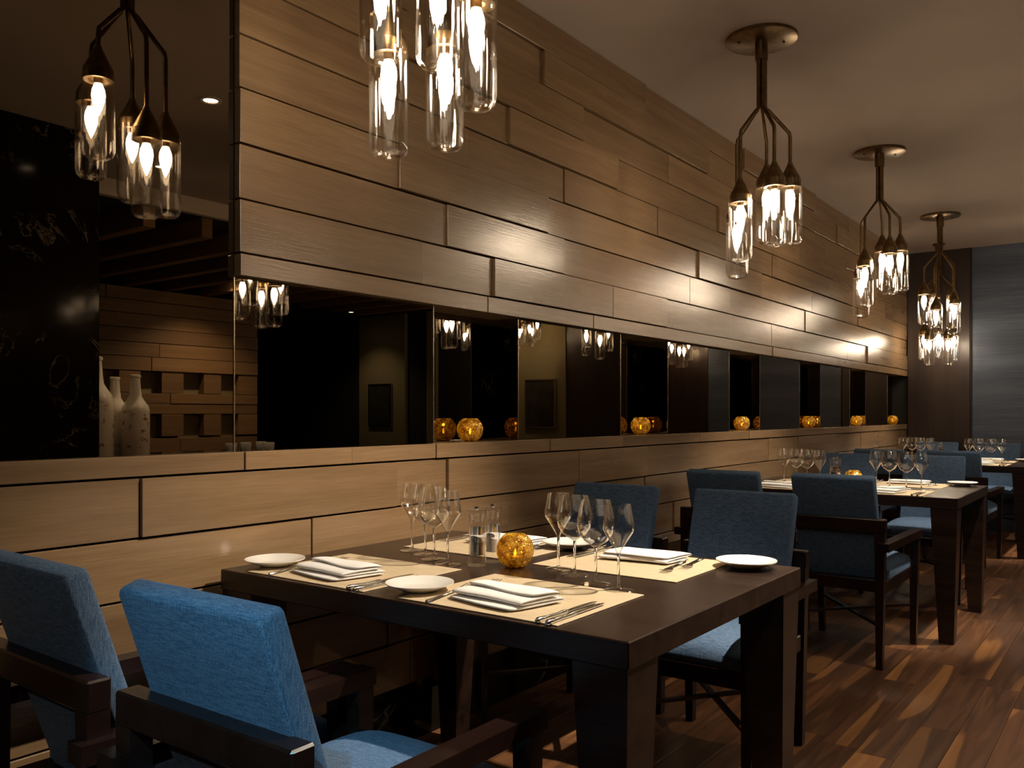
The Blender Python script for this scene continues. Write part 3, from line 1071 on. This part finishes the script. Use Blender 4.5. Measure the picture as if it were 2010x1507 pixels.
def knife_meshes():
    h = MB()
    h.tube([(0, -0.115, 0.004), (0, -0.108, 0.0045), (0, -0.08, 0.0042), (0, -0.04, 0.0036), (0, -0.012, 0.0042), (0, 0.0, 0.0036)], [0.003, 0.0062, 0.0048, 0.0040, 0.0050, 0.0038], 10)
    b = MB()
    pts = [(-0.0045, 0.0), (-0.0075, 0.03), (-0.0085, 0.075), (-0.006, 0.105), (0.001, 0.118), (0.0042, 0.108), (0.0046, 0.06), (0.0045, 0.0)]
    n = len(pts)
    vs = [(x, y, 0.0026) for x, y in pts] + [(x, y, 0.0046) for x, y in pts]
    fs = [tuple(range(n))[::-1], tuple(range(n, 2 * n))] + [(i, (i + 1) % n, n + (i + 1) % n, n + i) for i in range(n)]
    b.add(vs, fs)
    return fix(h.mesh('knife_handle', M['steel'], True, 50)), fix(b.mesh('knife_blade', M['steel']))


def fork_mesh():
    h = MB()
    path = [(0, -0.100, 0.0030), (0, -0.092, 0.0032), (0, -0.06, 0.0034), (0, -0.01, 0.0050), (0, 0.025, 0.0058), (0, 0.040, 0.0045)]
    ws = [0.004, 0.0075, 0.0058, 0.0034, 0.0032, 0.0060]
    vs, fs = [], []
    for (p, w) in zip(path, ws):
        vs += [(p[0] - w, p[1], p[2] - 0.001), (p[0] + w, p[1], p[2] - 0.001), (p[0] + w * 0.7, p[1], p[2] + 0.0018), (p[0] - w * 0.7, p[1], p[2] + 0.0018)]
    for k in range(len(path) - 1):
        for i in range(4):
            j = (i + 1) % 4
            fs.append((k * 4 + i, k * 4 + j, k * 4 + 4 + j, k * 4 + 4 + i))
    fs += [(3, 2, 1, 0), tuple(range(len(vs) - 4, len(vs)))]
    h.add(vs, fs)
    hd = MB()
    sec = [(0.038, 0.0062, 0.0042), (0.048, 0.0118, 0.0022), (0.062, 0.0125, 0.0018)]
    vs, fs = [], []
    for (y, w, z) in sec:
        vs += [(-w, y, z), (w, y, z), (w, y, z + 0.0018), (-w, y, z + 0.0018)]
    for k in range(len(sec) - 1):
        for i in range(4):
            j = (i + 1) % 4
            fs.append((k * 4 + i, k * 4 + j, k * 4 + 4 + j, k * 4 + 4 + i))
    fs += [(3, 2, 1, 0), tuple(range(len(vs) - 4, len(vs)))]
    hd.add(vs, fs)
    for i in range(4):
        x = -0.0106 + i * 0.00707
        hd.hexa([(x - 0.0018, 0.0605, 0.0018), (x + 0.0018, 0.0605, 0.0018), (x + 0.001, 0.100, 0.0075), (x - 0.001, 0.100, 0.0075)],
                [(x - 0.0018, 0.0605, 0.0036), (x + 0.0018, 0.0605, 0.0036), (x + 0.001, 0.100, 0.009), (x - 0.001, 0.100, 0.009)])
    return fix(h.mesh('fork_handle', M['steel'], True, 50)), fix(hd.mesh('fork_head', M['steel'], True, 40))


KN = knife_meshes()
FK = fork_mesh()


def glass_meshes(kind):
    if kind == 'tulip':
        outer = [(0.0040, 0.088), (0.0085, 0.100), (0.022, 0.122), (0.035, 0.142), (0.0385, 0.150), (0.0375, 0.165), (0.034, 0.187), (0.0300, 0.210)]
    else:
        outer = [(0.0042, 0.092), (0.012, 0.098), (0.030, 0.110), (0.0425, 0.128), (0.0475, 0.148), (0.0465, 0.168), (0.042, 0.190), (0.0370, 0.212)]
    inner = [(max(0.0005, r - 0.0011), z + (0.004 if k == 0 else 0.0012 if k < 4 else 0)) for k, (r, z) in enumerate(outer)]
    bowl = MB().lathe([(0.0005, outer[0][1])] + outer + inner[::-1] + [(0.0005, inner[0][1] + 0.001)], 36).mesh(kind + '_bowl', M['bowl_glass'], True, 70)
    z = outer[0][1]
    stem = MB().lathe([(0.0045, 0.009), (0.0035, 0.020), (0.0032, 0.05), (0.0034, 0.078), (0.0040, z - 0.0005)], 14, cap0=True, cap1=True).mesh(kind + '_stem', M['stem_glass'], True, 60)
    foot = MB().lathe([(0.0005, 0.0), (0.037, 0.0), (0.0375, 0.0012), (0.036, 0.0022), (0.018, 0.0042), (0.0075, 0.0068), (0.0046, 0.0088), (0.0005, 0.0089)], 32).mesh(kind + '_foot', M['foot_glass'], True, 60)
    return fix(bowl), fix(stem), fix(foot)


GL = {k: glass_meshes(k) for k in ('tulip', 'balloon')}


def wine_glass(kind, x, y, label):
    e = tag(empty('wine_glass', (x, y, TZ + 0.0003)), label, 'wine glass', 'wine glasses on the tables')
    for n, me in zip(('bowl', 'stem', 'foot'), GL[kind]):
        put(n, me, e)


# mills
mill_body = MB().lathe([(0.0005, 0.0), (0.0275, 0.0), (0.0285, 0.004), (0.0285, 0.010), (0.0245, 0.022), (0.0230, 0.034), (0.0225, 0.110), (0.0205, 0.112), (0.0205, 0.030), (0.0005, 0.028)], 28).mesh('mill_body', M['acrylic'], True, 40)
mill_head = MB().lathe([(0.0005, 0.1125), (0.0225, 0.1125), (0.0215, 0.122), (0.0225, 0.138), (0.0275, 0.156), (0.0270, 0.158), (0.0005, 0.158)], 28).mesh('mill_head', M['acrylic'], True, 40)
mill_core = fix(MB().lathe([(0.0005, 0.088), (0.0185, 0.088), (0.0185, 0.111), (0.0005, 0.1115)], 24).mesh('mill_core', M['steel'], True, 40))
mill_nut = fix(MB().lathe([(0.0005, 0.1582), (0.006, 0.1582), (0.0075, 0.162), (0.006, 0.167), (0.0005, 0.168)], 14).mesh('mill_nut', M['steel'], True, 40))


def fill_mesh(mat):
    n = 20
    vs, fs = [], []
    for i in range(n):
        a = TAU * i / n
        vs.append((0.0175 * math.cos(a), 0.0175 * math.sin(a), 0.0305))
    for i in range(n):
        a = TAU * i / n
        vs.append((0.0175 * math.cos(a), 0.0175 * math.sin(a), 0.074 - 0.008 * math.cos(a)))
    fs = [tuple(range(n))[::-1], tuple(range(n, 2 * n))] + [(i, (i + 1) % n, n + (i + 1) % n, n + i) for i in range(n)]
    return fix(MB().add(vs, fs).mesh('filling', mat, True, 40))


FILL = {'pepper': fill_mesh(M['pepper']), 'salt': fill_mesh(M['salt'])}


def mill(kind, x, y, label):
    e = tag(empty(kind + '_mill', (x, y, TZ + 0.0003)), label, kind + ' mill', 'salt and pepper mills')
    put('body', mill_body, e)
    put('head', mill_head, e)
    put('grinder', mill_core, e)
    put('nut', mill_nut, e)
    put('filling', FILL[kind], e)


# candle globes
def globe_mesh():
    r = 0.053
    prof = [(0.0005, 0.0)]
    for k in range(0, 15):
        a = R(-62 + k * (62 + 57) / 14)
        prof.append((r * math.cos(a), r * math.sin(a) + r * math.sin(R(62))))
    inner = [(max(0.0005, p[0] - 0.002), p[1] + (0.002 if k == 0 else 0.0)) for k, p in enumerate(prof)]
    inner[1] = (inner[1][0], 0.002)
    return fix(MB().lathe(prof + inner[::-1], 36).mesh('globe', M['gold'], True, 60))


globe_me = globe_mesh()
wax_me = fix(MB().lathe([(0.0005, 0.0), (0.0185, 0.0), (0.0185, 0.026), (0.0165, 0.027), (0.012, 0.025), (0.0005, 0.025)], 20).mesh('candle', M['wax'], True, 40))
flame_me = fix(MB().lathe([(0.0005, 0.0), (0.0032, 0.004), (0.0040, 0.009), (0.0026, 0.017), (0.0005, 0.024)], 10).mesh('flame', M['flame'], True))


def candle(x, y, z, label):
    e = tag(empty('candle_holder', (x, y, z)), label, 'candle holder', 'gold glass candle holders')
    put('globe', globe_me, e, rz=rng.random() * 6)
    w = put('candle', wax_me, e, (0, 0, 0.0022))
    put('flame', flame_me, w, (0, 0, 0.026))
    ld = bpy.data.lights.new('candle_light', 'POINT')
    ld.energy = CANDLE
    ld.color = (1.0, 0.72, 0.36)
    ld.shadow_soft_size = 0.006
    l = bpy.data.objects.new('candle_light', ld)
    COL.objects.link(l)
    l.parent = e
    l.location = (0, 0, 0.066)


# ------------------------------------------------------------------ lay the tables
FORK_NAMES = ('outer', 'inner')


def setting(tab, ox, oy, rz, name, plate_xy, nap, cut=True, plate=True):
    """one place setting: placemat, bread plate, napkin, two forks and two knives; local y points to the table's middle"""
    tn = TN[tab]

    def w(px, py):
        c, s = math.cos(rz), math.sin(rz)
        return (ox + px * c - py * s, oy + px * s + py * c)
    z = TZ + 0.0003
    tag(put('placemat', mat_me, None, (ox, oy, z), rz), 'beige woven placemat, %s place of the %s table' % (name, tn), 'placemat', 'woven placemats')
    zm = z + 0.0026
    if plate:
        p = w(*plate_xy)
        tag(put('bread_plate', plate_me, None, (p[0], p[1], zm)), 'round white bread plate, %s place of the %s table' % (name, tn), 'plate', 'bread plates')
    if nap is not None:
        p = w(0.0, -0.07)
        o = put('napkin', nap_me[nap], None, (p[0], p[1], zm + 0.0022), rz + R(-5 if nap == 0 else 3))
        md = o.modifiers.new('thickness', 'SOLIDIFY')
        md.thickness = 0.0082
        md.offset = 0.0
        subdiv(o, 1)
        tag(o, 'folded white linen napkin, %s place of the %s table' % (name, tn), 'napkin', 'folded napkins')
    if cut:
        for k, (px, py, a) in enumerate(((-0.146, -0.088, 9), (-0.128, -0.002, 9))):
            p = w(px, py)
            e = tag(empty('fork', (p[0], p[1], zm), rz + R(a)), '%s steel fork, %s place of the %s table' % (('outer', 'inner')[k], name, tn), 'fork', 'forks on the tables')
            put('handle', FK[0], e)
            put('head', FK[1], e)
        for k, (px, py, a) in enumerate(((0.205, -0.085, 0.5), (0.180, -0.080, -1.0))):
            p = w(px, py)
            e = tag(empty('knife', (p[0], p[1], zm), rz + R(a)), '%s steel knife, %s place of the %s table' % (('outer', 'inner')[k], name, tn), 'knife', 'knives on the tables')
            put('handle', KN[0], e)
            put('blade', KN[1], e)


for tab, y0 in enumerate(TY):
    tn = TN[tab]
    # places: name, x, y, rotation, plate, napkin form
    setting(tab, 0.352, y0 + 0.203, 0, 'wall-side near', (-0.236, -0.085), 0)
    setting(tab, 0.912, y0 + 0.205, 0, 'aisle-side near', (-0.236, -0.095), 0)
    setting(tab, 0.385, y0 + 0.775, PI, 'wall-side far', (-0.215, -0.115), 1)
    setting(tab, 0.905, y0 + 0.760, PI, 'aisle-side far', (-0.285, -0.130), 1)
    rows_ = (('wall-side', ((0.232, 0.555), (0.318, 0.522), (0.400, 0.470), (0.492, 0.425))),
             ('aisle-side', ((0.780, 0.560), (0.868, 0.505), (0.974, 0.438), (1.060, 0.402))))
    for rn, pts in rows_:
        for k, (gx, gy) in enumerate(pts):
            kind = 'tulip' if k in (0, 3) else 'balloon'
            where = ('at the wall end', 'second from the wall', 'third from the wall', 'at the aisle end')[k]
            wine_glass(kind, gx, y0 + gy, '%s wine glass %s of the %s glass row, %s table' % (kind, where, rn, tn))
    mill('pepper', 0.562, y0 + 0.470, 'clear acrylic mill of black peppercorns on the %s table' % tn)
    mill('salt', 0.560, y0 + 0.545, 'clear acrylic mill of white salt on the %s table' % tn)
    candle(0.662, y0 + 0.518, TZ + 0.0003, 'round gold crackle-glass candle holder on the %s table' % tn)

NT = ('first', 'second', 'third', 'fourth', 'fifth', 'sixth')
for k, yy in enumerate((2.653, 4.08, 5.486, 6.87, 8.24, 9.62)):
    candle(-0.085, yy, LO[0] + 0.0003, 'gold crackle-glass candle holder in the %s niche along the wall ledge' % NT[k])
